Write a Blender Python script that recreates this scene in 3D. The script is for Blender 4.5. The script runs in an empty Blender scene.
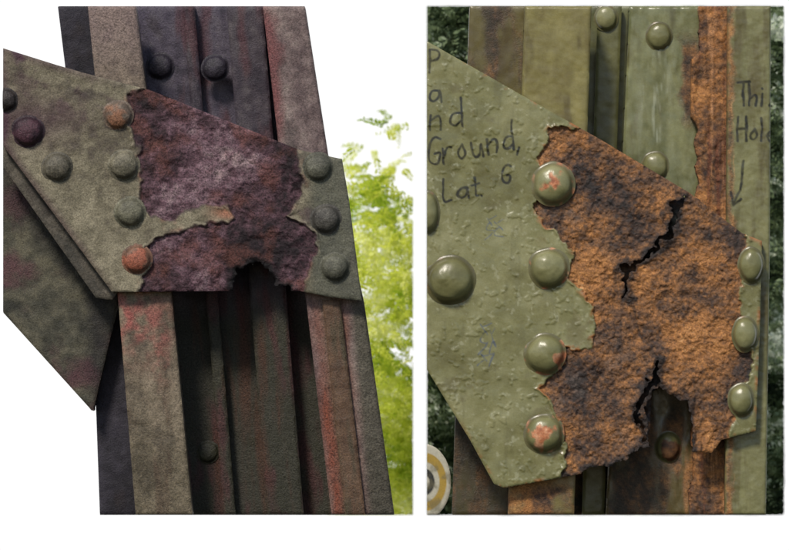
import bpy, math, numpy as np
from mathutils import Vector
D=60.0
LAT=np.random.RandomState(11).rand(16,256,256)*2-1
def vnoise(x,y,seed):
    L=LAT[seed%16]; o=(seed*37.7)
    x=x+o; y=y+o*1.3
    xi=np.floor(x).astype(int); yi=np.floor(y).astype(int)
    fx=x-xi; fy=y-yi; fx=fx*fx*(3-2*fx); fy=fy*fy*(3-2*fy)
    a=L[yi%256,xi%256]; b=L[yi%256,(xi+1)%256]; c=L[(yi+1)%256,xi%256]; d=L[(yi+1)%256,(xi+1)%256]
    return (a*(1-fx)+b*fx)*(1-fy)+(c*(1-fx)+d*fx)*fy
def fbm(x,y,s,o=4,seed=0,sy=None):
    sy=sy or s; t=0; a=1; n=0
    for k in range(o):
        c_,s_=math.cos(0.6*k),math.sin(0.6*k)
        xx,yy=x/s,y/sy
        t=t+a*vnoise((xx*c_-yy*s_)*2**k,(xx*s_+yy*c_)*2**k,seed+k); n+=a; a*=0.55
    return t/n*1.5
def ss(a,b,x):
    t=np.clip((x-a)/(b-a),0,1); return t*t*(3-2*t)
def g(x,y,cx,cy,rx,ry): return np.exp(-((x-cx)/rx)**2-((y-cy)/ry)**2)
def sc(r,gg,b):
    f=lambda c:(c/255/12.92 if c<=10 else ((c/255+0.055)/1.055)**2.4)
    return np.array([f(r),f(gg),f(b)])
def mixc(a,b,t): 
    t=np.asarray(t)[...,None]; return a*(1-t)+b*t
def ramp(t,stops):
    ps=[s[0] for s in stops]; cs=np.array([sc(*s[1]) for s in stops])
    return np.stack([np.interp(t,ps,cs[:,i]) for i in range(3)],-1)
def segd(x,y,p,q):
    dx,dy=q[0]-p[0],q[1]-p[1]; L=dx*dx+dy*dy+1e-9
    t=np.clip(((x-p[0])*dx+(y-p[1])*dy)/L,0,1)
    return np.hypot(x-p[0]-t*dx,y-p[1]-t*dy)
def sdp(poly,x,y):
    d=np.full(x.shape,1e9); ins=np.zeros(x.shape,bool); n=len(poly)
    for i in range(n):
        p,q=poly[i],poly[(i+1)%n]
        d=np.minimum(d,segd(x,y,p,q))
        if p[1]!=q[1]:
            c=((p[1]>y)!=(q[1]>y))&(x<(q[0]-p[0])*(y-p[1])/(q[1]-p[1])+p[0]); ins^=c
    return np.where(ins,d,-d)
def pld(x,y,pts):
    d=np.full(x.shape,1e9)
    for i in range(len(pts)-1): d=np.minimum(d,segd(x,y,pts[i],pts[i+1]))
    return d
def crack(x,y,pts):
    d=np.full(x.shape,1e9)
    for i in range(len(pts)-1):
        p,q=pts[i],pts[i+1]; dx,dy=q[0]-p[0],q[1]-p[1]
        t=np.clip(((x-p[0])*dx+(y-p[1])*dy)/(dx*dx+dy*dy),0,1)
        d=np.minimum(d,np.hypot(x-p[0]-t*dx,y-p[1]-t*dy)-(p[2]*(1-t)+q[2]*t))
    return d
def rect_s(B,x,y): return np.minimum(np.minimum(x-B[0],B[2]-x),np.minimum(y-B[1],B[3]-y))
LB=(3,6,413,515); RB=(427,6,784,515)
def W(px,py,d,h=0):
    k=(D+d)/D
    return np.stack([(px-394.5)/100*k, d-h/100+0*px, (275-py)/100*k],-1)
def mkmesh(name,verts,faces4,col,rough,mat,parent,smooth=True):
    me=bpy.data.meshes.new(name); nv=len(verts); nf=len(faces4)
    me.vertices.add(nv); me.vertices.foreach_set('co',verts.astype(np.float32).ravel())
    me.loops.add(nf*4); me.loops.foreach_set('vertex_index',faces4.astype(np.int32).ravel())
    me.polygons.add(nf); me.polygons.foreach_set('loop_start',np.arange(nf,dtype=np.int32)*4)
    me.polygons.foreach_set('loop_total',np.full(nf,4,dtype=np.int32))
    me.update(calc_edges=True)
    me.polygons.foreach_set('use_smooth',np.full(nf,smooth))
    a=me.attributes.new('Col','FLOAT_COLOR','POINT'); a.data.foreach_set('color',col.astype(np.float32).ravel())
    if rough is not None:
        a=me.attributes.new('Rough','FLOAT','POINT'); a.data.foreach_set('value',rough.astype(np.float32).ravel())
    me.materials.append(mat)
    ob=bpy.data.objects.new(name,me); bpy.context.scene.collection.objects.link(ob)
    if parent: ob.parent=parent
    return ob
def slab(name,poly,depth,thick,B,parent,mat,colf,hf=None,res=2.0,extra=None,edge=1.2):
    P_=np.array(poly,float)
    x0=max(P_[:,0].min(),B[0])-3;x1=min(P_[:,0].max(),B[2])+3;y0=max(P_[:,1].min(),B[1])-3;y1=min(P_[:,1].max(),B[3])+3
    xs=np.arange(x0,x1+res,res); ys=np.arange(y0,y1+res,res)
    X,Y=np.meshgrid(xs,ys)
    so=sdp(poly,X,Y)
    if extra is not None: so=np.minimum(so,extra(X,Y))
    s=np.minimum(so,rect_s(B,X,Y))
    gy,gx=np.gradient(s,res); gn=gx*gx+gy*gy+1e-6
    val=s>-0.7*res
    C=val[:-1,:-1]&val[1:,:-1]&val[:-1,1:]&val[1:,1:]
    cnt=np.zeros(s.shape,int)
    for a in (slice(None,-1),slice(1,None)):
        for b in (slice(None,-1),slice(1,None)): cnt[a,b]+=C
    used=cnt>0; bd=used&(cnt<4)
    sx=np.clip(-s*gx/gn,-res,res); sy=np.clip(-s*gy/gn,-res,res)
    m=bd|(s<0)
    X2=np.where(m,X+sx,X); Y2=np.where(m,Y+sy,Y)
    H=hf(X,Y,s) if hf else 0.4*fbm(X,Y,25,3,3)+0.25*fbm(X,Y,6,2,5)
    H=H-edge*np.exp(-np.maximum(s,0)/0.9)
    col,rust,rough=colf(X,Y,s)
    idx=-np.ones(s.shape,int); idx[used]=np.arange(used.sum())
    V=W(X2[used],Y2[used],depth,H[used])
    cc=np.concatenate([col[used],rust[used][:,None]],1); rr=rough[used]
    ii,jj=np.nonzero(C)
    F=np.stack([idx[ii,jj],idx[ii+1,jj],idx[ii+1,jj+1],idx[ii,jj+1]],1)
    E=[]
    Cp=np.pad(C,1)
    hE=Cp[:-1,1:-1]!=Cp[1:,1:-1]; a,b=np.nonzero(hE); E.append(np.stack([idx[a,b],idx[a,b+1]],1))
    vE=Cp[1:-1,:-1]!=Cp[1:-1,1:]; a,b=np.nonzero(vE); E.append(np.stack([idx[a,b],idx[a+1,b]],1))
    E=np.concatenate(E); u,inv=np.unique(E,return_inverse=True); inv=inv.reshape(-1,2)
    Vf=V[u]; Vb=Vf.copy(); Vb[:,1]=depth+thick
    n=len(V); nu=len(u)
    F2=np.stack([n+inv[:,0],n+inv[:,1],n+nu+inv[:,1],n+nu+inv[:,0]],1)
    V=np.concatenate([V,Vf,Vb]); cc=np.concatenate([cc,cc[u],cc[u]]); rr=np.concatenate([rr,rr[u],rr[u]])
    return mkmesh(name,V,np.concatenate([F,F2]),cc,rr,mat,parent)
def rivet(name,cx,cy,rx,ry,depth,parent,mat,colf,hh=0.62,seed=0,B=None):
    nr,na=16,48
    rho=np.concatenate([np.linspace(0.001,1,nr),[1.08,1.18]]); th=np.linspace(0,2*np.pi,na,endpoint=False)
    R,T=np.meshgrid(rho,th,indexing='ij')
    prof=np.where(R<=1,np.sqrt(np.maximum(0,1-(R*0.985)**2))*0.9+0.1*(R<0.9),0.0)
    prof=np.where(R>1,0.04-(R-1)*0.3,prof)
    x=R*rx*np.cos(T); y=R*ry*np.sin(T)
    wob=1+0.035*vnoise(np.cos(T)*2+seed,np.sin(T)*2,seed)
    H=prof*hh*rx+ (0.03*rx)*fbm(x+cx,y+cy,12,3,seed)*1.3
    px=cx+x*wob; py=cy+y*wob
    if B: px=np.clip(px,B[0],B[2]); py=np.clip(py,B[1],B[3])
    V=W(px.ravel(),py.ravel(),depth,H.ravel())
    i,j=np.meshgrid(np.arange(len(rho)-1),np.arange(na),indexing='ij'); j2=(j+1)%na
    F=np.stack([i*na+j,i*na+j2,(i+1)*na+j2,(i+1)*na+j],-1).reshape(-1,4)
    col,rust,rough=colf(px,py,x/rx,y/ry)
    cc=np.concatenate([col.reshape(-1,3),rust.reshape(-1,1)],1)
    return mkmesh(name,V,F,cc,rough,mat,parent)
# ---------------- materials
def steel(name,grain=0.10,bump=0.25,spec=0.5,s1=55):
    m=bpy.data.materials.new(name); m.use_nodes=True; N=m.node_tree.nodes; L=m.node_tree.links
    b=N['Principled BSDF']; b.inputs['Specular IOR Level'].default_value=spec
    at=N.new('ShaderNodeAttribute'); at.attribute_name='Col'
    ar=N.new('ShaderNodeAttribute'); ar.attribute_name='Rough'
    tc=N.new('ShaderNodeTexCoord')
    n1=N.new('ShaderNodeTexNoise'); n1.inputs['Scale'].default_value=s1; n1.inputs['Detail'].default_value=3; n1.inputs['Roughness'].default_value=0.75
    n2=N.new('ShaderNodeTexNoise'); n2.inputs['Scale'].default_value=18; n2.inputs['Detail'].default_value=5; n2.inputs['Roughness'].default_value=0.65
    L.new(tc.outputs['Object'],n1.inputs['Vector']); L.new(tc.outputs['Object'],n2.inputs['Vector'])
    k=N.new('ShaderNodeMath'); k.operation='MULTIPLY_ADD'; L.new(at.outputs['Alpha'],k.inputs[0]); k.inputs[1].default_value=2.4; k.inputs[2].default_value=grain*6
    s=N.new('ShaderNodeMath'); s.operation='SUBTRACT'; L.new(n1.outputs['Fac'],s.inputs[0]); s.inputs[1].default_value=0.5
    p=N.new('ShaderNodeMath'); p.operation='MULTIPLY_ADD'; L.new(s.outputs[0],p.inputs[0]); L.new(k.outputs[0],p.inputs[1]); p.inputs[2].default_value=1.0
    mx=N.new('ShaderNodeMath'); mx.operation='MAXIMUM'; L.new(p.outputs[0],mx.inputs[0]); mx.inputs[1].default_value=0.15
    vm=N.new('ShaderNodeVectorMath'); vm.operation='SCALE'; L.new(at.outputs['Color'],vm.inputs[0]); L.new(mx.outputs[0],vm.inputs['Scale'])
    L.new(vm.outputs[0],b.inputs['Base Color']); L.new(ar.outputs['Fac'],b.inputs['Roughness'])
    ad=N.new('ShaderNodeMath'); ad.operation='ADD'; L.new(n1.outputs['Fac'],ad.inputs[0]); L.new(n2.outputs['Fac'],ad.inputs[1])
    bp=N.new('ShaderNodeBump'); bp.inputs['Distance'].default_value=0.016
    st=N.new('ShaderNodeMath'); st.operation='MULTIPLY_ADD'; L.new(at.outputs['Alpha'],st.inputs[0]); st.inputs[1].default_value=0.7; st.inputs[2].default_value=bump; st.use_clamp=True
    L.new(st.outputs[0],bp.inputs['Strength']); L.new(ad.outputs[0],bp.inputs['Height']); L.new(bp.outputs[0],b.inputs['Normal'])
    return m
MR=steel('weathered_green_paint_and_rust',0.06,0.07,0.5)
ML=steel('grimy_backlit_tone_paint_and_rust',0.34,0.28,0.3,60)  # left column's paint and rust colours set darker to stand in for backlighting
def leafmat(name,tr):
    m=bpy.data.materials.new(name); m.use_nodes=True; N=m.node_tree.nodes; L=m.node_tree.links
    N.remove(N['Principled BSDF']); o=N['Material Output']
    at=N.new('ShaderNodeAttribute'); at.attribute_name='Col'
    d=N.new('ShaderNodeBsdfDiffuse'); t=N.new('ShaderNodeBsdfTranslucent'); mx=N.new('ShaderNodeMixShader'); mx.inputs[0].default_value=tr
    L.new(at.outputs['Color'],d.inputs[0]); L.new(at.outputs['Color'],t.inputs[0]); L.new(d.outputs[0],mx.inputs[1]); L.new(t.outputs[0],mx.inputs[2]); L.new(mx.outputs[0],o.inputs[0])
    return m
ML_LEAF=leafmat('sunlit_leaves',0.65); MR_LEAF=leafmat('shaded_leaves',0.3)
def empty(n):
    e=bpy.data.objects.new(n,None); bpy.context.scene.collection.objects.link(e); return e
LC=empty('riveted_steel_column'); RC=empty('riveted_steel_column')
def const(x,v): return np.full(x.shape,float(v))

# ================= LEFT (2024) =================
def lf_col(base_stops,rough=0.55,redf=None,seed=0,stretch=6):
    def f(X,Y,s):
        U=X-0.09*Y
        t=0.5+0.35*fbm(U,Y,14,4,seed,14*stretch)+0.3*fbm(X,Y,9,4,seed+3)
        col=ramp(t,base_stops); rust=const(X,0.25)
        col=mixc(col,sc(34,26,26),0.55*ss(0.3,0.9,fbm(X,Y,20,5,seed+6,34)))
        if redf:
            for c,mf in redf(U,X,Y):
                m=np.clip(mf,0,1); col=mixc(col,sc(*c),m); rust=rust+0.4*m
        return col,np.clip(rust,0,1),const(X,rough)
    return f
LG=[(-10,44),(57,65),(92,75),(150,90),(200,110),(300,150),(342,159),(349,200),(362,301),(330,297),(300,291),(230,291),(112,292),(60,222),(-10,128)]
LRU=[(128,92),(150,88),(200,104),(300,146),(302,168),(300,195),(283,214),(306,227),(316,242),(312,262),(300,278),(303,300),(140,300),(143,275),(152,262),(147,248),(156,236),(190,229),(228,222),(236,212),(225,204),(190,208),(168,224),(150,214),(141,196),(146,178),(136,160),(143,148),(132,128),(133,110)]
def lrs(X,Y):
    wx=X+5*fbm(X,Y,14,4,1); wy=Y+5*fbm(X,Y,14,4,6)
    return sdp(LRU,wx,wy)
def lholes(X,Y):
    wx=X+4*fbm(X,Y,10,3,2); wy=Y+4*fbm(X,Y,10,3,8)
    return -sdp([(236,300),(230,282),(238,268),(256,262),(272,270),(276,284),(292,289),(290,300)],wx,wy)
def lip(X,Y,r): return (0.3+1.5*ss(-.4,.6,fbm(X,Y,22,2,8)))*np.exp(-((r+1.8)/2.0)**2)
def lgh(X,Y,s):
    r=lrs(X,Y); ru=ss(-0.6,0.8,r)
    hp=0.5*fbm(X,Y,30,3,3)+0.4*fbm(X,Y,6,3,4)+lip(X,Y,r)
    hr=-2.0+2.0*fbm(X,Y,34,3,9)+1.3*fbm(X,Y,8,3,10)+0.9*np.abs(fbm(X,Y,4,2,12))
    return hp*(1-ru)+hr*ru
def lgc(X,Y,s):
    r=lrs(X,Y); ru=ss(-0.6,0.8,r)
    t=0.5+0.3*fbm(X,Y,50,4,2)+0.22*fbm(X,Y,8,4,5)
    p=ramp(t,[(0.1,(66,58,52)),(0.45,(104,98,80)),(0.8,(134,127,106)),(1,(148,138,116))])
    p=mixc(p,sc(68,46,54),np.clip(0.8*g(X,Y,28,120,45,26)+0.7*ss(0.1,0.8,fbm(X,Y,22,4,13))*ss(60,0,np.abs(Y-(0.55*X+45)))+0.6*ss(10,0,s)*ss(140,60,X),0,1))
    p=mixc(p,sc(48,40,42),0.6*ss(26,4,np.abs(Y-(60+0.31*X)))*ss(30,80,X)*ss(-.3,.5,fbm(X,Y,16,3,2)))
    p=mixc(p,sc(74,78,68),0.7*ss(300,320,X))
    p=mixc(p,sc(150,104,82),np.clip(1.0*g(X,Y,228,213,15,6),0,1))
    p=mixc(p,sc(128,78,62),0.7*ss(6,0,-r)*ss(0.0,0.6,fbm(X,Y,16,3,4)))
    p=mixc(p,sc(150,142,120),0.5*ss(5,2,-r)*ss(1,2.5,-r)*ss(-.2,.5,fbm(X,Y,12,3,9)))
    p=mixc(p,sc(50,34,38),0.8*np.exp(-((r+0.5)/1.5)**2))
    t=0.44+0.35*fbm(X,Y,40,4,7)+0.28*fbm(X,Y,6,3,11)+0.26*g(X,Y,215,165,60,36)-0.5*g(X,Y,262,262,40,24)-0.25*g(X,Y,145,110,26,25)-.2*ss(18,0,np.abs(Y-(60+0.31*X)))
    q=ramp(t,[(0.0,(30,20,24)),(0.35,(66,46,52)),(0.6,(92,68,76)),(0.85,(114,92,98)),(1.1,(146,126,126))])
    q=mixc(q,sc(98,58,48),0.55*ss(0.05,0.8,fbm(X,Y,26,4,14)))
    c=mixc(p,q,ru); c=mixc(c,sc(12,10,12),ss(8,0,lholes(X,Y)))
    return c,0.25+0.6*ru,0.6+0.0*ru
slab('gusset_plate',LG,0.0,0.10,LB,LC,ML,lgc,lgh,res=1.0,extra=lholes)
def red_br(U,X,Y): return [((80,48,54),0.8*ss(-0.1,0.8,fbm(X,Y,34,5,2))),((28,26,28),0.8*g(X,Y,100,330,14,80)),((30,28,30),.5*ss(40,0,np.abs(Y-(168+1.05*X))-10))]
slab('diagonal_brace',[(-10,130),(40,180),(118,285),(119,300),(93,412),(-10,298)],0.45,0.3,LB,LC,ML,lf_col([(0.1,(42,42,34)),(0.5,(70,68,56)),(0.9,(90,86,70))],0.6,red_br,1,1),res=1.5)
slab('brace_edge_angle',[(-10,128),(-10,148),(96,298),(112,300),(118,292)],0.12,0.1,LB,LC,ML,lf_col([(0.1,(54,52,46)),(0.9,(90,84,74))],0.6,None,3,1),res=1.5)
slab('rear_flange',[(57,0),(98,0),(130,300),(142,520),(100,520),(92,300),(85,230)],0.7,0.3,LB,LC,ML,lf_col([(0.1,(24,22,28)),(0.9,(50,47,56))],0.6,None,4),res=2)
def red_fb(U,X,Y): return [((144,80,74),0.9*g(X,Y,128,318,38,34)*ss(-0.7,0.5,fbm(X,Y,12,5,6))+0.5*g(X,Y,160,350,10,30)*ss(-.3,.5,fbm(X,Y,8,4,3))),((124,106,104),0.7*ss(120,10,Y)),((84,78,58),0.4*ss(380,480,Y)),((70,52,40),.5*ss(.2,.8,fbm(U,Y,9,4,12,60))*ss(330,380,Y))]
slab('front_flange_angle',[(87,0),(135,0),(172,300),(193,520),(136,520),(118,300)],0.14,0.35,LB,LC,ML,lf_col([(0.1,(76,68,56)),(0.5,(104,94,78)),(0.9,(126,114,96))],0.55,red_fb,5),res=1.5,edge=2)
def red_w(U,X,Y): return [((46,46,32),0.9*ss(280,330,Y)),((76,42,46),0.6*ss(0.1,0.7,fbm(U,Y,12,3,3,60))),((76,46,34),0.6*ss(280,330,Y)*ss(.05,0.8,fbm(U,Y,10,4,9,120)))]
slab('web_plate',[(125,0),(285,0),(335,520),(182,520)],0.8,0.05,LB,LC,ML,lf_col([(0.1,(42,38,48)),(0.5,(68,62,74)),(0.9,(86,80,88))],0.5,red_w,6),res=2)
for i,(a,b,dd) in enumerate([(182,194,0.62),(226,262,0.5)]):
    slab('web_stiffener_angle' if i else 'web_edge_strip',[(a,0),(b,0),(b+42,520),(a+42,520)],dd,0.3,LB,LC,ML,lf_col([(0.1,(38,33,42)),(0.5,(60,53,60)),(0.9,(80,74,76))],0.5,red_w,8+i),res=2,edge=2)
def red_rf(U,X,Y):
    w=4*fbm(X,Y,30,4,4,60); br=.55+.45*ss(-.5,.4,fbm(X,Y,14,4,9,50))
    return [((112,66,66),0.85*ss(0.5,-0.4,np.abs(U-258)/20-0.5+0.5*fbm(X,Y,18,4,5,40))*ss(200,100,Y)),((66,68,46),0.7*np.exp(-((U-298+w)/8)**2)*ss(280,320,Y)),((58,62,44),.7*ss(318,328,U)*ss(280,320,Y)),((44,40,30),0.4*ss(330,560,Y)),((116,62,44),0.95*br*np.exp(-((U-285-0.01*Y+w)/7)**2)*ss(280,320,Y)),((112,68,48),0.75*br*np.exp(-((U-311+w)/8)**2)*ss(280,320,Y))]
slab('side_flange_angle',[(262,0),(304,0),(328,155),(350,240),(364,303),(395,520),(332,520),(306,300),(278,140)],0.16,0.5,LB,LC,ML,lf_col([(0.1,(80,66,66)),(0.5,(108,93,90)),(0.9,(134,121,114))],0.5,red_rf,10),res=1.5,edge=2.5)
slab('side_flange_lip',[(322,300),(340,300),(366,520),(346,520)],0.10,0.06,LB,LC,ML,lf_col([(0.1,(66,48,36)),(0.9,(98,76,58))],0.5,lambda U,X,Y:[((60,58,42),.7*ss(.0,.6,fbm(U,Y,9,4,2,70)))],12),res=1.5,edge=1.5)
def lr(base,chip,amt,seed):
    def f(px,py,u,v):
        t=0.5+0.5*fbm(px,py,7,3,seed); c=ramp(t,[(0,tuple(int(k*0.75) for k in base)),(1,tuple(min(255,int(k*1.15)) for k in base))])
        m=ss(0.35,-0.1,np.hypot(u+0.1,v-0.1)-0.75*amt+0.6*fbm(px,py,9,4,seed+2)) if amt>0 else 0*u
        c=mixc(c,sc(*chip),m*.9); return c,0.35+0.2*m,const(u,0.42)
    return f
for i,(x,y,r,b,ch,am) in enumerate([(118,115,13.5,(104,92,80),(134,94,70),0.7),(124,165,14,(104,100,84),(0,0,0),0),(130,212,14,(98,96,80),(0,0,0),0),(137,259,13.5,(112,84,68),(146,86,66),0.8),
    (28,131,14.5,(52,38,44),(74,48,56),0.8),(57,167,13.5,(88,84,72),(0,0,0),0),(5,100,11,(50,44,42),(0,0,0),0),(318,167,13.5,(88,88,76),(0,0,0),0),(326,219,13.5,(72,70,64),(0,0,0),0),(335,267,13.5,(84,84,72),(0,0,0),0)]):
    rivet('rivet',x,y,r,r*0.96,-0.005,LC,ML,lr(b,ch,am,i+1),seed=i,B=LB)
for x,y in [(160,66),(215,68)]:
    rivet('web_rivet',x,y,12,12,0.79 if x<200 else .6,LC,ML,lr((48,44,52),(0,0,0),0,x%9),seed=x%11)
rivet('web_rivet',208,452,10,10,0.79,LC,ML,lr((46,46,34),(0,0,0),0,3),seed=4,hh=.35)

# ================= RIGHT (2025) =================
RG=[(415,35),(427,41),(520,94),(600,139),(690,193),(742,233),(762,241),(760,330),(756,431),(722,440),(712,453),(697,452),(650,454),(600,470),(560,478),(504,488),(494,484),(470,440),(415,350)]
RRU=[(548,130),(600,133),(690,188),(744,230),(744,262),(738,300),(741,330),(752,352),(749,385),(734,402),(730,440),(722,470),(575,490),(561,474),(566,450),(560,420),(541,392),(560,372),(566,348),(590,345),(600,325),(590,302),(568,282),(572,248),(550,226),(536,206),(546,176),(538,156)]
def rrs(X,Y):
    wx=X+6*fbm(X,Y,16,5,1); wy=Y+6*fbm(X,Y,16,5,6)
    return sdp(RRU,wx,wy)
C1=[(683,198,3),(674,215,4.6),(669,235,2.5),(655,250,2.0),(640,262,1.7),(624,270,3.2),(622,282,2.6),(628,300,.8)]
C1b=[(628,300,1.0),(640,330,0.3),(655,362,.8),(654,372,2.5)]
C2=[(657,365,2),(654,380,2.5),(640,400,2.2),(638,420,2),(646,436,2)]
NOTCH=[(656,384),(668,393),(688,403),(693,425),(697,470),(645,470),(650,445),(647,425),(644,410),(650,396)]
def rcr(X,Y):
    wx=X+5*fbm(X,Y,12,4,3); wy=Y+5*fbm(X,Y,12,4,9)
    d=np.minimum(crack(wx,wy,C1),crack(wx,wy,C2)); d=np.minimum(d,-sdp(NOTCH,wx,wy))
    bot=sdp([(558,482),(575,474),(600,468),(622,462),(640,448),(656,440),(656,520),(558,520)],wx,wy)
    return np.minimum(d,-bot)
def rgh(X,Y,s):
    r=rrs(X,Y); ru=ss(-0.6,0.8,r); cr=rcr(X,Y)
    hp=0.8*fbm(X,Y,45,3,3)+0.22*fbm(X,Y,12,3,4)+0.5*ss(.45,.8,fbm(X,Y,6,2,7))+lip(X,Y,r)
    n=fbm(X,Y,26,5,9)
    terr=np.floor(n*4+0.35*fbm(X,Y,5,2,2))/4
    hr=-2.0+1.5*terr+1.0*n+0.6*fbm(X,Y,9,4,10)+0.8*fbm(X,Y,3.2,2,12)+2.5*np.exp(-np.maximum(cr,0)/6)-1.3*np.exp(-(crack(X+5*fbm(X,Y,12,4,3),Y+5*fbm(X,Y,12,4,9),C1b)/2)**2)
    return hp*(1-ru)+hr*ru
GL={'P':[[(0,0),(0,1)],[(0,0),(.5,.05),(.55,.35),(.05,.5)]],'a':[[(.5,.55),(.15,.5),(0,.8),(.2,1),(.5,.85),(.5,.5),(.6,1)]],
'n':[[(0,.5),(.05,1)],[(.03,.7),(.3,.48),(.45,.65),(.45,1)]],'d':[[(.5,.55),(.12,.55),(0,.85),(.25,1),(.5,.8)],[(.5,0),(.55,1)]],
'G':[[(.6,.15),(.3,0),(0,.4),(.1,.9),(.5,1),(.65,.6),(.35,.6)]],'r':[[(0,.5),(.05,1)],[(.05,.75),(.2,.5),(.4,.52)]],
'o':[[(.25,.5),(0,.75),(.2,1),(.45,.8),(.25,.5)]],'u':[[(0,.5),(.05,.95),(.35,.95),(.45,.5),(.5,1)]],',':[[(.1,.95),(.0,1.2)]],
'L':[[(0,0),(0,1),(.5,.95)]],'t':[[(.2,.15),(.2,1),(.4,.95)],[(0,.5),(.4,.45)]],'.':[[(.05,.97),(.1,1)]],'T':[[(0,0),(.7,-.02)],[(.35,0),(.35,1)]],
'h':[[(0,0),(0,1)],[(0,.7),(.25,.5),(.4,.7),(.4,1)]],'i':[[(.05,.5),(.05,1)],[(.05,.25),(.06,.28)]],'s':[[(.4,.5),(.1,.55),(.35,.8),(.05,1)]],
'H':[[(0,0),(0,1)],[(.5,0),(.5,1)],[(0,.5),(.5,.5)]],'l':[[(.05,0),(.05,1)]],'e':[[(0,.75),(.4,.7),(.2,.5),(0,.75),(.15,1),(.45,.92)]]}
def smooth_pts(p):
    if len(p)<3: return p
    for _ in range(2):
        q=[p[0]]
        for a,b in zip(p[:-1],p[1:]): q+= [(a[0]*.75+b[0]*.25,a[1]*.75+b[1]*.25),(a[0]*.25+b[0]*.75,a[1]*.25+b[1]*.75)]
        q.append(p[-1]); p=q
    return p
def write(txt,x,y,h,slope,adv=0.72,ww=1.0):
    out=[];cx=x
    for c in txt:
        if c!=' ':
            for st in GL[c]: out.append(smooth_pts([(cx+p[0]*h*0.85*ww, y+p[1]*h+(cx-x+p[0]*h*0.7)*slope) for p in st]))
        cx+=h*ww*(adv if c not in 'il.,t' else adv*0.62)
    return out
BLK=write('P',429,50,22,-0.1)+write('a',429,78,25,-0.1)+write('nd',430,101,29,-0.12,.66)+write('Ground,',428,137,30,-0.2,0.60,0.82)+write('Lat.',443,179,24,-0.2,.66,.9)+write('G',501,165,20,-0.1)
sr=np.random.RandomState(3)
def scrib(x,y,w,h,n): return smooth_pts([(x+w*(.5+.5*math.cos(1.9*i))*sr.uniform(.6,1),y+h*i/n+h*.22*math.sin(2.6*i)+sr.uniform(-1,1)) for i in range(n)])
BLU=[scrib(484,214,15,24,9),scrib(492,218,16,20,7),scrib(478,322,14,30,9),scrib(488,328,10,42,10),scrib(478,352,18,14,6)]
FL=write('This',737,83,23,-0.03,0.54,.95)+write('Hole',738,117,23,.05,.56,.88)+[[(744,160),(743,175),(740,190),(733,204)],[(731,193),(733,205),(741,199)]]
def ink(X,Y,S,w):
    d=np.full(X.shape,1e9)
    xx=X+1.2*fbm(X,Y,16,2,4); yy=Y+1.2*fbm(X,Y,16,2,5)
    for st in S: d=np.minimum(d,pld(xx,yy,st))
    return ss(w+0.6,w-0.6,d+0.3*fbm(X,Y,4,2,8))*(0.8+.2*ss(-.6,.2,fbm(X,Y,6,3,2)))
def rpaint(X,Y,seed=0):
    t=0.5+0.28*fbm(X,Y,60,4,2+seed)+0.2*fbm(X,Y,12,5,5+seed)
    return ramp(t,[(0.1,(90,88,54)),(0.5,(117,116,78)),(0.9,(140,138,100))])
def rrust(X,Y,bias=0,seed=0):
    t=0.53+bias+0.34*fbm(X,Y,34,5,7+seed)+0.22*fbm(X,Y,7,4,11+seed)+.16*fbm(X,Y,2.6,2,3+seed)
    return ramp(t,[(0.0,(32,25,22)),(0.25,(66,47,35)),(0.5,(108,75,46)),(0.75,(144,97,52)),(1.0,(168,116,64)),(1.2,(192,146,98))])
def rgc(X,Y,s):
    r=rrs(X,Y); ru=ss(-0.6,0.8,r)
    p=rpaint(X,Y)
    p=mixc(p,sc(92,74,44),0.6*ss(0.4,0.9,fbm(X,Y,16,5,13))*ss(30,0,-r))
    p=mixc(p,sc(98,96,64),0.5*ss(0.2,0.9,fbm(X,Y,9,4,8,50)))
    p=mixc(p,sc(84,76,48),0.45*ss(0.35,0.8,fbm(X,Y,30,5,1)))
    p=mixc(p,sc(160,94,50),np.clip(0.8*ss(4,0,-r)*ss(-0.1,0.5,fbm(X,Y,14,3,4))+0.7*ss(5,0,s)*ss(0.1,0.6,fbm(X,Y,12,3,6))*ss(440,520,X),0,1))
    p=mixc(p,sc(168,168,140),0.35*ss(0.5,0.9,fbm(X,Y,5,3,15)))
    p=mixc(p,sc(20,22,26),0.92*ink(X,Y,BLK,1.2)); p=mixc(p,sc(46,70,112),0.6*ink(X,Y,BLU,0.45))
    b=0.16*g(X,Y,695,330,60,90)+0.14*g(X,Y,600,290,40,50)-0.24*g(X,Y,590,190,60,35)-0.35*g(X,Y,728,235,30,14)-0.28*g(X,Y,575,385,35,30)-0.3*g(X,Y,615,445,50,18)-0.18*g(X,Y,660,180,40,22)-0.3*g(X,Y,740,370,14,30)
    q=rrust(X,Y,b)
    q=mixc(q,sc(98,86,78),0.55*ss(0.05,0.8,fbm(X,Y,20,5,15))*np.clip(g(X,Y,600,200,70,60)+g(X,Y,590,400,50,60),0,1))
    cr=rcr(X,Y); q=mixc(q,sc(20,17,17),0.92*ss(8,0,cr+5*fbm(X,Y,9,4,2)))
    hair=crack(X+5*fbm(X,Y,12,4,3),Y+5*fbm(X,Y,12,4,9),C1b); q=mixc(q,sc(22,17,16),.6*ss(2,.3,hair))
    c=mixc(p,q,ru)
    return c,ru*0.9+0.05,np.where(ru>0.5,0.68,0.25+0.12*fbm(X,Y,20,3,4))
slab('gusset_plate',RG,0.0,0.10,RB,RC,MR,rgc,rgh,res=0.8,extra=rcr)
def crack_shadec(X,Y,s):
    c=rrust(X,Y,-.42,4); c=mixc(c,sc(104,108,98),.9*g(X,Y,677,222,6,10)); return c,const(X,.8),const(X,.5)
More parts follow.
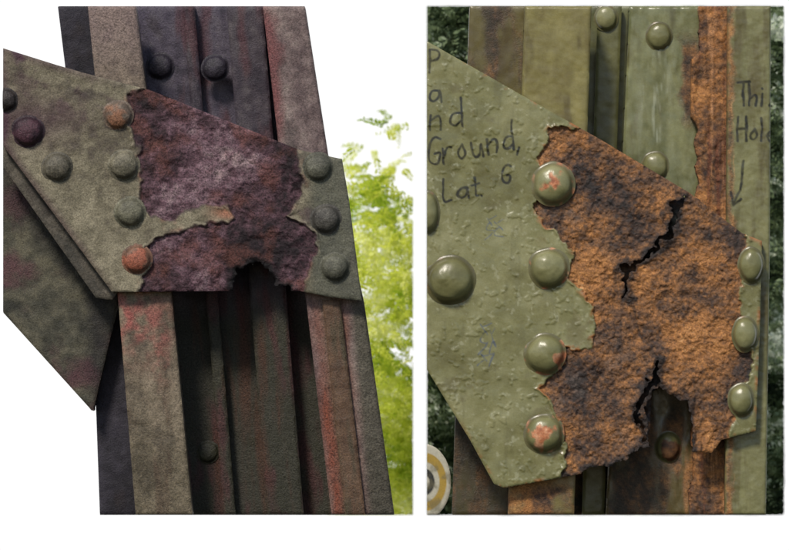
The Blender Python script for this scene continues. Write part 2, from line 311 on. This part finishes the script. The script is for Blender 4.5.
slab('pack_rust_layer',[(596,180),(664,178),(700,200),(722,240),(716,330),(706,398),(680,396),(664,386),(652,392),(650,430),(642,446),(606,452),(596,380)],0.16,0.3,RB,RC,MR,crack_shadec,hf=lambda X,Y,s:3*fbm(X,Y,10,4,3)+1.5*fbm(X,Y,4,2,5),res=1.5,extra=lambda X,Y:8-np.abs(3*fbm(X,Y,8,3,2))+rect_s((600,204,718,446),X,Y))  # dark slab added behind the cracks so the gaps look deep in shade
def rp(tint=(116,115,76),dark=(86,82,50),redf=None,seed=0,rough=0.33):
    def f(X,Y,s):
        t=0.5+0.3*fbm(X,Y,18,4,seed,90)+0.25*fbm(X,Y,9,5,seed+3)
        col=ramp(t,[(0.1,dark),(0.6,tint),(1.0,tuple(int(min(255,k*1.12)) for k in tint))]); rust=const(X,0.05); ro=const(X,rough)
        col=mixc(col,sc(70,60,36),.55*ss(.2,.9,fbm(X,Y,12,5,seed+7,50)))
        if redf:
            for c,mf in redf(X,Y):
                m=np.clip(mf,0,1); cc=sc(*c) if not isinstance(c,str) else rrust(X,Y,0.05 if c=='rust' else -0.25,seed)
                col=mixc(col,cc,m); 
                if isinstance(c,str) or c[0]>c[1]*1.25: rust=rust+0.85*m; ro=ro*(1-m)+0.75*m
        return col,np.clip(rust,0,1),ro
    return f
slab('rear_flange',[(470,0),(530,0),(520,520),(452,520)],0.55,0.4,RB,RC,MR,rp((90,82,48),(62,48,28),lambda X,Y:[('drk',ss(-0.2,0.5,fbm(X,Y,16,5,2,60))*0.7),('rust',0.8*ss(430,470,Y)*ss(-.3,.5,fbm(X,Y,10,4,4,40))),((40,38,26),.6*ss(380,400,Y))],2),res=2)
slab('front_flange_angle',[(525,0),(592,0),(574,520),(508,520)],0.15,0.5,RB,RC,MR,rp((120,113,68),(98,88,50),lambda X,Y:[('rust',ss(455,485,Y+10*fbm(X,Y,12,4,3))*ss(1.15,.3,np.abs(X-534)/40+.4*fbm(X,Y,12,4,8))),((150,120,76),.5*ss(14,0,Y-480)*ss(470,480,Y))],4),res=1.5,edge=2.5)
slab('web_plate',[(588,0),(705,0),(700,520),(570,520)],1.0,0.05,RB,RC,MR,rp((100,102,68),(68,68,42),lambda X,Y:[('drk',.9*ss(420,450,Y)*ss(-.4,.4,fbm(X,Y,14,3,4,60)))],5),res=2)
slab('web_stiffener_angle',[(630,0),(702,0),(696,520),(606,520)],0.55,0.45,RB,RC,MR,rp((112,114,80),(84,88,56),lambda X,Y:[((156,160,136),.7*ss(.1,.6,fbm(X,Y,5,4,6,40))*g(X,Y,655,110,14,70)),((82,70,42),.85*ss(370,400,Y)),('drk',.8*ss(380,420,Y)*ss(-.5,.4,fbm(X,Y,14,5,4,50))),('rust',.7*ss(420,450,Y)*ss(-.1,.5,fbm(X,Y,10,5,9,60))),('drk',0.95*ss(12,4,np.abs(X-692+8*fbm(X,Y,20,4,2))-2)*ss(25,55,Y)*ss(135,110,Y))],6,.25),res=1.5,edge=2.5,  # the pale streak is a wet highlight painted into the colour
   hf=lambda X,Y,s:1.2*fbm(X,Y,16,4,3,60)+0.5*fbm(X,Y,6,3,5,14))
slab('web_spacer_bar',[(598,0),(622,0),(604,520),(582,520)],0.85,0.1,RB,RC,MR,rp((106,106,70),(80,80,46),None,7),res=2)
slab('corroded_angle_leg',[(692,0),(730,0),(728,520),(688,520)],0.35,0.4,RB,RC,MR,rp((128,120,84),(100,80,50),lambda X,Y:[('rust',ss(-.85,-.45,.5*fbm(X,Y,10,3,4,40)+0*X)),((98,50,28),.6*ss(.0,.7,fbm(X,Y,5,3,3,80))),((112,106,72),.8*ss(.15,.5,fbm(X,Y,8,4,11,50))*ss(6,0,X-697)*ss(20,-10,np.abs(Y-270)-60)),((190,140,96),.4*ss(.3,.8,fbm(X,Y,4,3,13,90)))],8),res=1.2,edge=2,
   hf=lambda X,Y,s:2*fbm(X,Y,8,4,5,30)+1.2*fbm(X,Y,5,3,6),extra=lambda X,Y:sdp([(699,-9),(698,50),(686,70),(685,110),(697,130),(696,330),(690,530),(740,530),(740,-9)],X+4*fbm(X,Y,18,4,3),Y))
def flc(X,Y,s):
    c,ru,ro=rp((116,115,78),(92,90,56),lambda X,Y:[('rust',.8*ss(6,0,np.abs(X-730+4*fbm(X,Y,14,3,2)))),((190,140,90),.4*ss(1.5,0,np.abs(X-733.5+3*fbm(X,Y,12,3,2)))*ss(-.2,.5,fbm(X,Y,20,3,6))),((78,68,40),.5*ss(.0,.7,fbm(X,Y,9,5,3,80)))],9)(X,Y,s)
    return mixc(c,sc(20,22,24),.92*ink(X,Y,FL,1.25)),ru,ro
slab('side_flange_angle',[(728,0),(771,0),(770,240),(766,520),(725,520)],0.14,0.6,RB,RC,MR,flc,res=0.8,edge=2.5)
def rr(amt,seed,ox=0,oy=0,ring=.9,chip=((132,74,44),(172,108,70),(198,148,112))):
    def f(px,py,u,v):
        c=rpaint(px,py,seed)
        rho=np.hypot(u,v)
        m=ss(0.1,-0.1,np.hypot(u-ox,v-oy)-amt+0.55*fbm(px,py,12,5,seed+2)) if amt>0 else 0*u
        m=np.maximum(m,ring*ss(0.3,0.7,fbm(px,py,8,3,seed+5))*ss(.98,1.12,rho))
        o=ramp(0.5+.6*fbm(px,py,5,3,seed),[(0,chip[0]),(.5,chip[1]),(1,chip[2])])
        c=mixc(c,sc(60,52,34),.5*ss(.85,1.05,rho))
        return mixc(c,o,m),0.3*m+0.03,0.3+0.3*m
    return f
for i,(x,y,rx,ry,am,ox,oy) in enumerate([(553,184,19,19,.55,0.1,.1),(549,268,18,18,0,.7,.0),(545,354,18,18,.38,.8,.2),(544,434,17.5,17.5,.66,0,0),(450,280,22.5,21.5,0,0,0),(426,212,12,19,0,0,0),(751,265,11.5,16,.0,.5,0),(745,334,11.5,16,0,.3,.4),(741,400,11.5,15,.0,.3,.3)]):
    rivet('rivet',x,y,rx,ry,-0.008,RC,MR,rr(am,i+1,ox,oy,.9 if i<4 else .3),seed=i+3,hh=.66 if rx>15 else .85,B=RB)
for x,y,r,d in [(606,18,10.5,.84),(659,36,11.5,.54),(655,166,12,.54)]:
    rivet('web_rivet',x,y,r,r*1.1,d,RC,MR,rr(0,x%7,0,0,.2),seed=x%11,B=RB)
rivet('web_rivet',668,447,11.5,13.5,.54,RC,MR,rr(.8,4,.2,.2,.9,((58,38,26),(92,62,38),(120,84,52))),seed=5,B=RB)
def sgc(X,Y,s):
    d=np.hypot((X-424),(Y-482)/1.3); c=mixc(const(X,1)[...,None]*sc(178,176,160),sc(160,134,56),ss(15,16,d)*ss(23,22,d))
    c=mixc(c,sc(40,42,40),ss(11,10,d)*ss(5,6,d)); c=mixc(c,sc(96,92,70),.6*ss(0,.7,fbm(X,Y,9,4,2))); return c,const(X,.1),const(X,.4)
th=np.linspace(0,2*np.pi,40,endpoint=False)
sg=empty('round_sign')
slab('sign_disc',[(424+27*math.cos(t),482+38*math.sin(t)) for t in th],0.9,0.05,RB,sg,MR,sgc,hf=lambda X,Y,s:0*X,res=1)
slab('sign_post',[(430,505),(440,505),(440,520),(430,520)],0.96,0.05,RB,sg,MR,sgc,hf=lambda X,Y,s:0*X,res=1)

# ---------------- foliage
def foliage(name,B,ntw,region,d0,d1,stops,mat,size,dens,seed,droop=0.3,LL=(14,34)):
    r=np.random.RandomState(seed); VV=[];CC=[]
    x=r.uniform(region[0],region[2],ntw*4); y=r.uniform(region[1],region[3],ntw*4)
    k=dens(x,y)>r.rand(ntw*4); x=x[k][:ntw]; y=y[k][:ntw]; n=len(x)
    ang=r.uniform(0,2*np.pi,n); L=r.uniform(LL[0],LL[1],n); dep=r.uniform(d0,d1,n)
    tone=0.5+0.6*fbm(x,y,30,3,seed%9)+r.uniform(-.2,.2,n)
    for j in range(9):
        t=j/8
        for side in (-1,1):
            cx=x+np.cos(ang)*L*t; cy=y+np.sin(ang)*L*t*0.6+droop*L*t*t
            la=ang+side*0.9+r.uniform(-.3,.3,n); ll=size*(1-.5*t)*r.uniform(.7,1.3,n); lw=ll*.24
            dx,dy=np.cos(la),np.sin(la)
            ok=(cx>B[0])&(cx<B[2])&(cy>B[1])&(cy<B[3])
            q=[]
            for a,b,dd in ((0,0,0),(.5,1,.2),(1,0,0),(.5,-1,-.2)):
                px=np.clip(cx+dx*ll*a-dy*lw*b,B[0],B[2]); py=np.clip(cy+dy*ll*a+dx*lw*b,B[1],B[3])
                kk=(D+dep)/D
                q.append(np.stack([(px-394.5)/100*kk,dep+dd*ll/100*2+ (r.rand(n)-.5)*.04,(275-py)/100*kk],-1))
            c=ramp(tone+r.uniform(-.15,.15,n),stops)
            VV.append(np.stack(q,1)[ok]); CC.append(np.repeat(c[:,None,:],4,1)[ok])
    V=np.concatenate(VV).reshape(-1,3); C=np.concatenate(CC).reshape(-1,3); C=np.concatenate([C,np.ones((len(C),1))],1)
    return mkmesh(name,V,np.arange(len(V)).reshape(-1,4),C,None,mat,None,False)
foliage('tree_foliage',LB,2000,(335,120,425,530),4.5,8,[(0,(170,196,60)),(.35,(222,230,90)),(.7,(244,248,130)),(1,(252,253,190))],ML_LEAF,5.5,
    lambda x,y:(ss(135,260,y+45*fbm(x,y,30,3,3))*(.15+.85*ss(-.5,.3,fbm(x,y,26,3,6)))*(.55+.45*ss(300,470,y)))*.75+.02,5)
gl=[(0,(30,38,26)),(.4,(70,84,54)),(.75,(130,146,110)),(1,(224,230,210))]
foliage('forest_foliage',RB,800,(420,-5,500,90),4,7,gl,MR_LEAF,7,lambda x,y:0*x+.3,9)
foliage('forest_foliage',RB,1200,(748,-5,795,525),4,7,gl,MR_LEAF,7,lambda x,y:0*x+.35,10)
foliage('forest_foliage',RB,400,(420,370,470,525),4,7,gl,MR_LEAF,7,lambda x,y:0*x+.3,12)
def fbk(X,Y,s):
    t=.5+.5*fbm(X,Y,14,4,3)+.35*fbm(X,Y,5,3,7)
    return ramp(t,[(0,(14,20,14)),(.6,(58,70,48)),(1.1,(170,180,146))]),const(X,.3),const(X,.9)
slab('forest_background',[(420,0),(790,0),(790,520),(420,520)],8,.1,RB,None,MR,fbk,hf=lambda X,Y,s:15*fbm(X,Y,20,4,5),res=3)

# ---------------- sky backdrop, world, sun, camera
m=bpy.data.materials.new('overexposed_white_sky'); m.use_nodes=True; N=m.node_tree.nodes; N.remove(N['Principled BSDF'])
e=N.new('ShaderNodeEmission'); e.inputs[0].default_value=(1,1,1,1); e.inputs[1].default_value=1.05; m.node_tree.links.new(e.outputs[0],N['Material Output'].inputs[0])
me=bpy.data.meshes.new('sky'); me.from_pydata([(-60,30,-60),(60,30,-60),(60,30,60),(-60,30,60)],[],[(0,1,2,3)]); me.materials.append(m)
bpy.context.scene.collection.objects.link(bpy.data.objects.new('sky',me))
w=bpy.data.worlds.new('World'); bpy.context.scene.world=w; w.use_nodes=True; N=w.node_tree.nodes; bg=N['Background']
EL,AZ=math.radians(46),math.radians(-24)
dirv=Vector((math.sin(AZ)*math.cos(EL),-math.cos(AZ)*math.cos(EL),math.sin(EL)))
sk=N.new('ShaderNodeTexSky'); sk.sky_type='NISHITA'; sk.sun_disc=False; sk.sun_elevation=EL; sk.sun_rotation=math.atan2(dirv.x,dirv.y)
w.node_tree.links.new(sk.outputs[0],bg.inputs[0]); bg.inputs[1].default_value=0.12
sd=bpy.data.lights.new('sun','SUN'); sd.energy=3.4; sd.angle=math.radians(10); sd.color=(1,.92,.82)
so=bpy.data.objects.new('sun',sd); bpy.context.scene.collection.objects.link(so); so.rotation_euler=dirv.to_track_quat('Z','Y').to_euler()
cd=bpy.data.cameras.new('camera'); cam=bpy.data.objects.new('camera',cd); bpy.context.scene.collection.objects.link(cam)
cam.location=(0,-D,0); cam.rotation_euler=(math.pi/2,0,0); cd.sensor_width=36; cd.lens=36*D/7.89; cd.clip_end=500
cd.dof.use_dof=True; cd.dof.focus_distance=D; cd.dof.aperture_fstop=0.8
bpy.context.scene.camera=cam
bpy.context.scene.view_settings.view_transform='Standard'
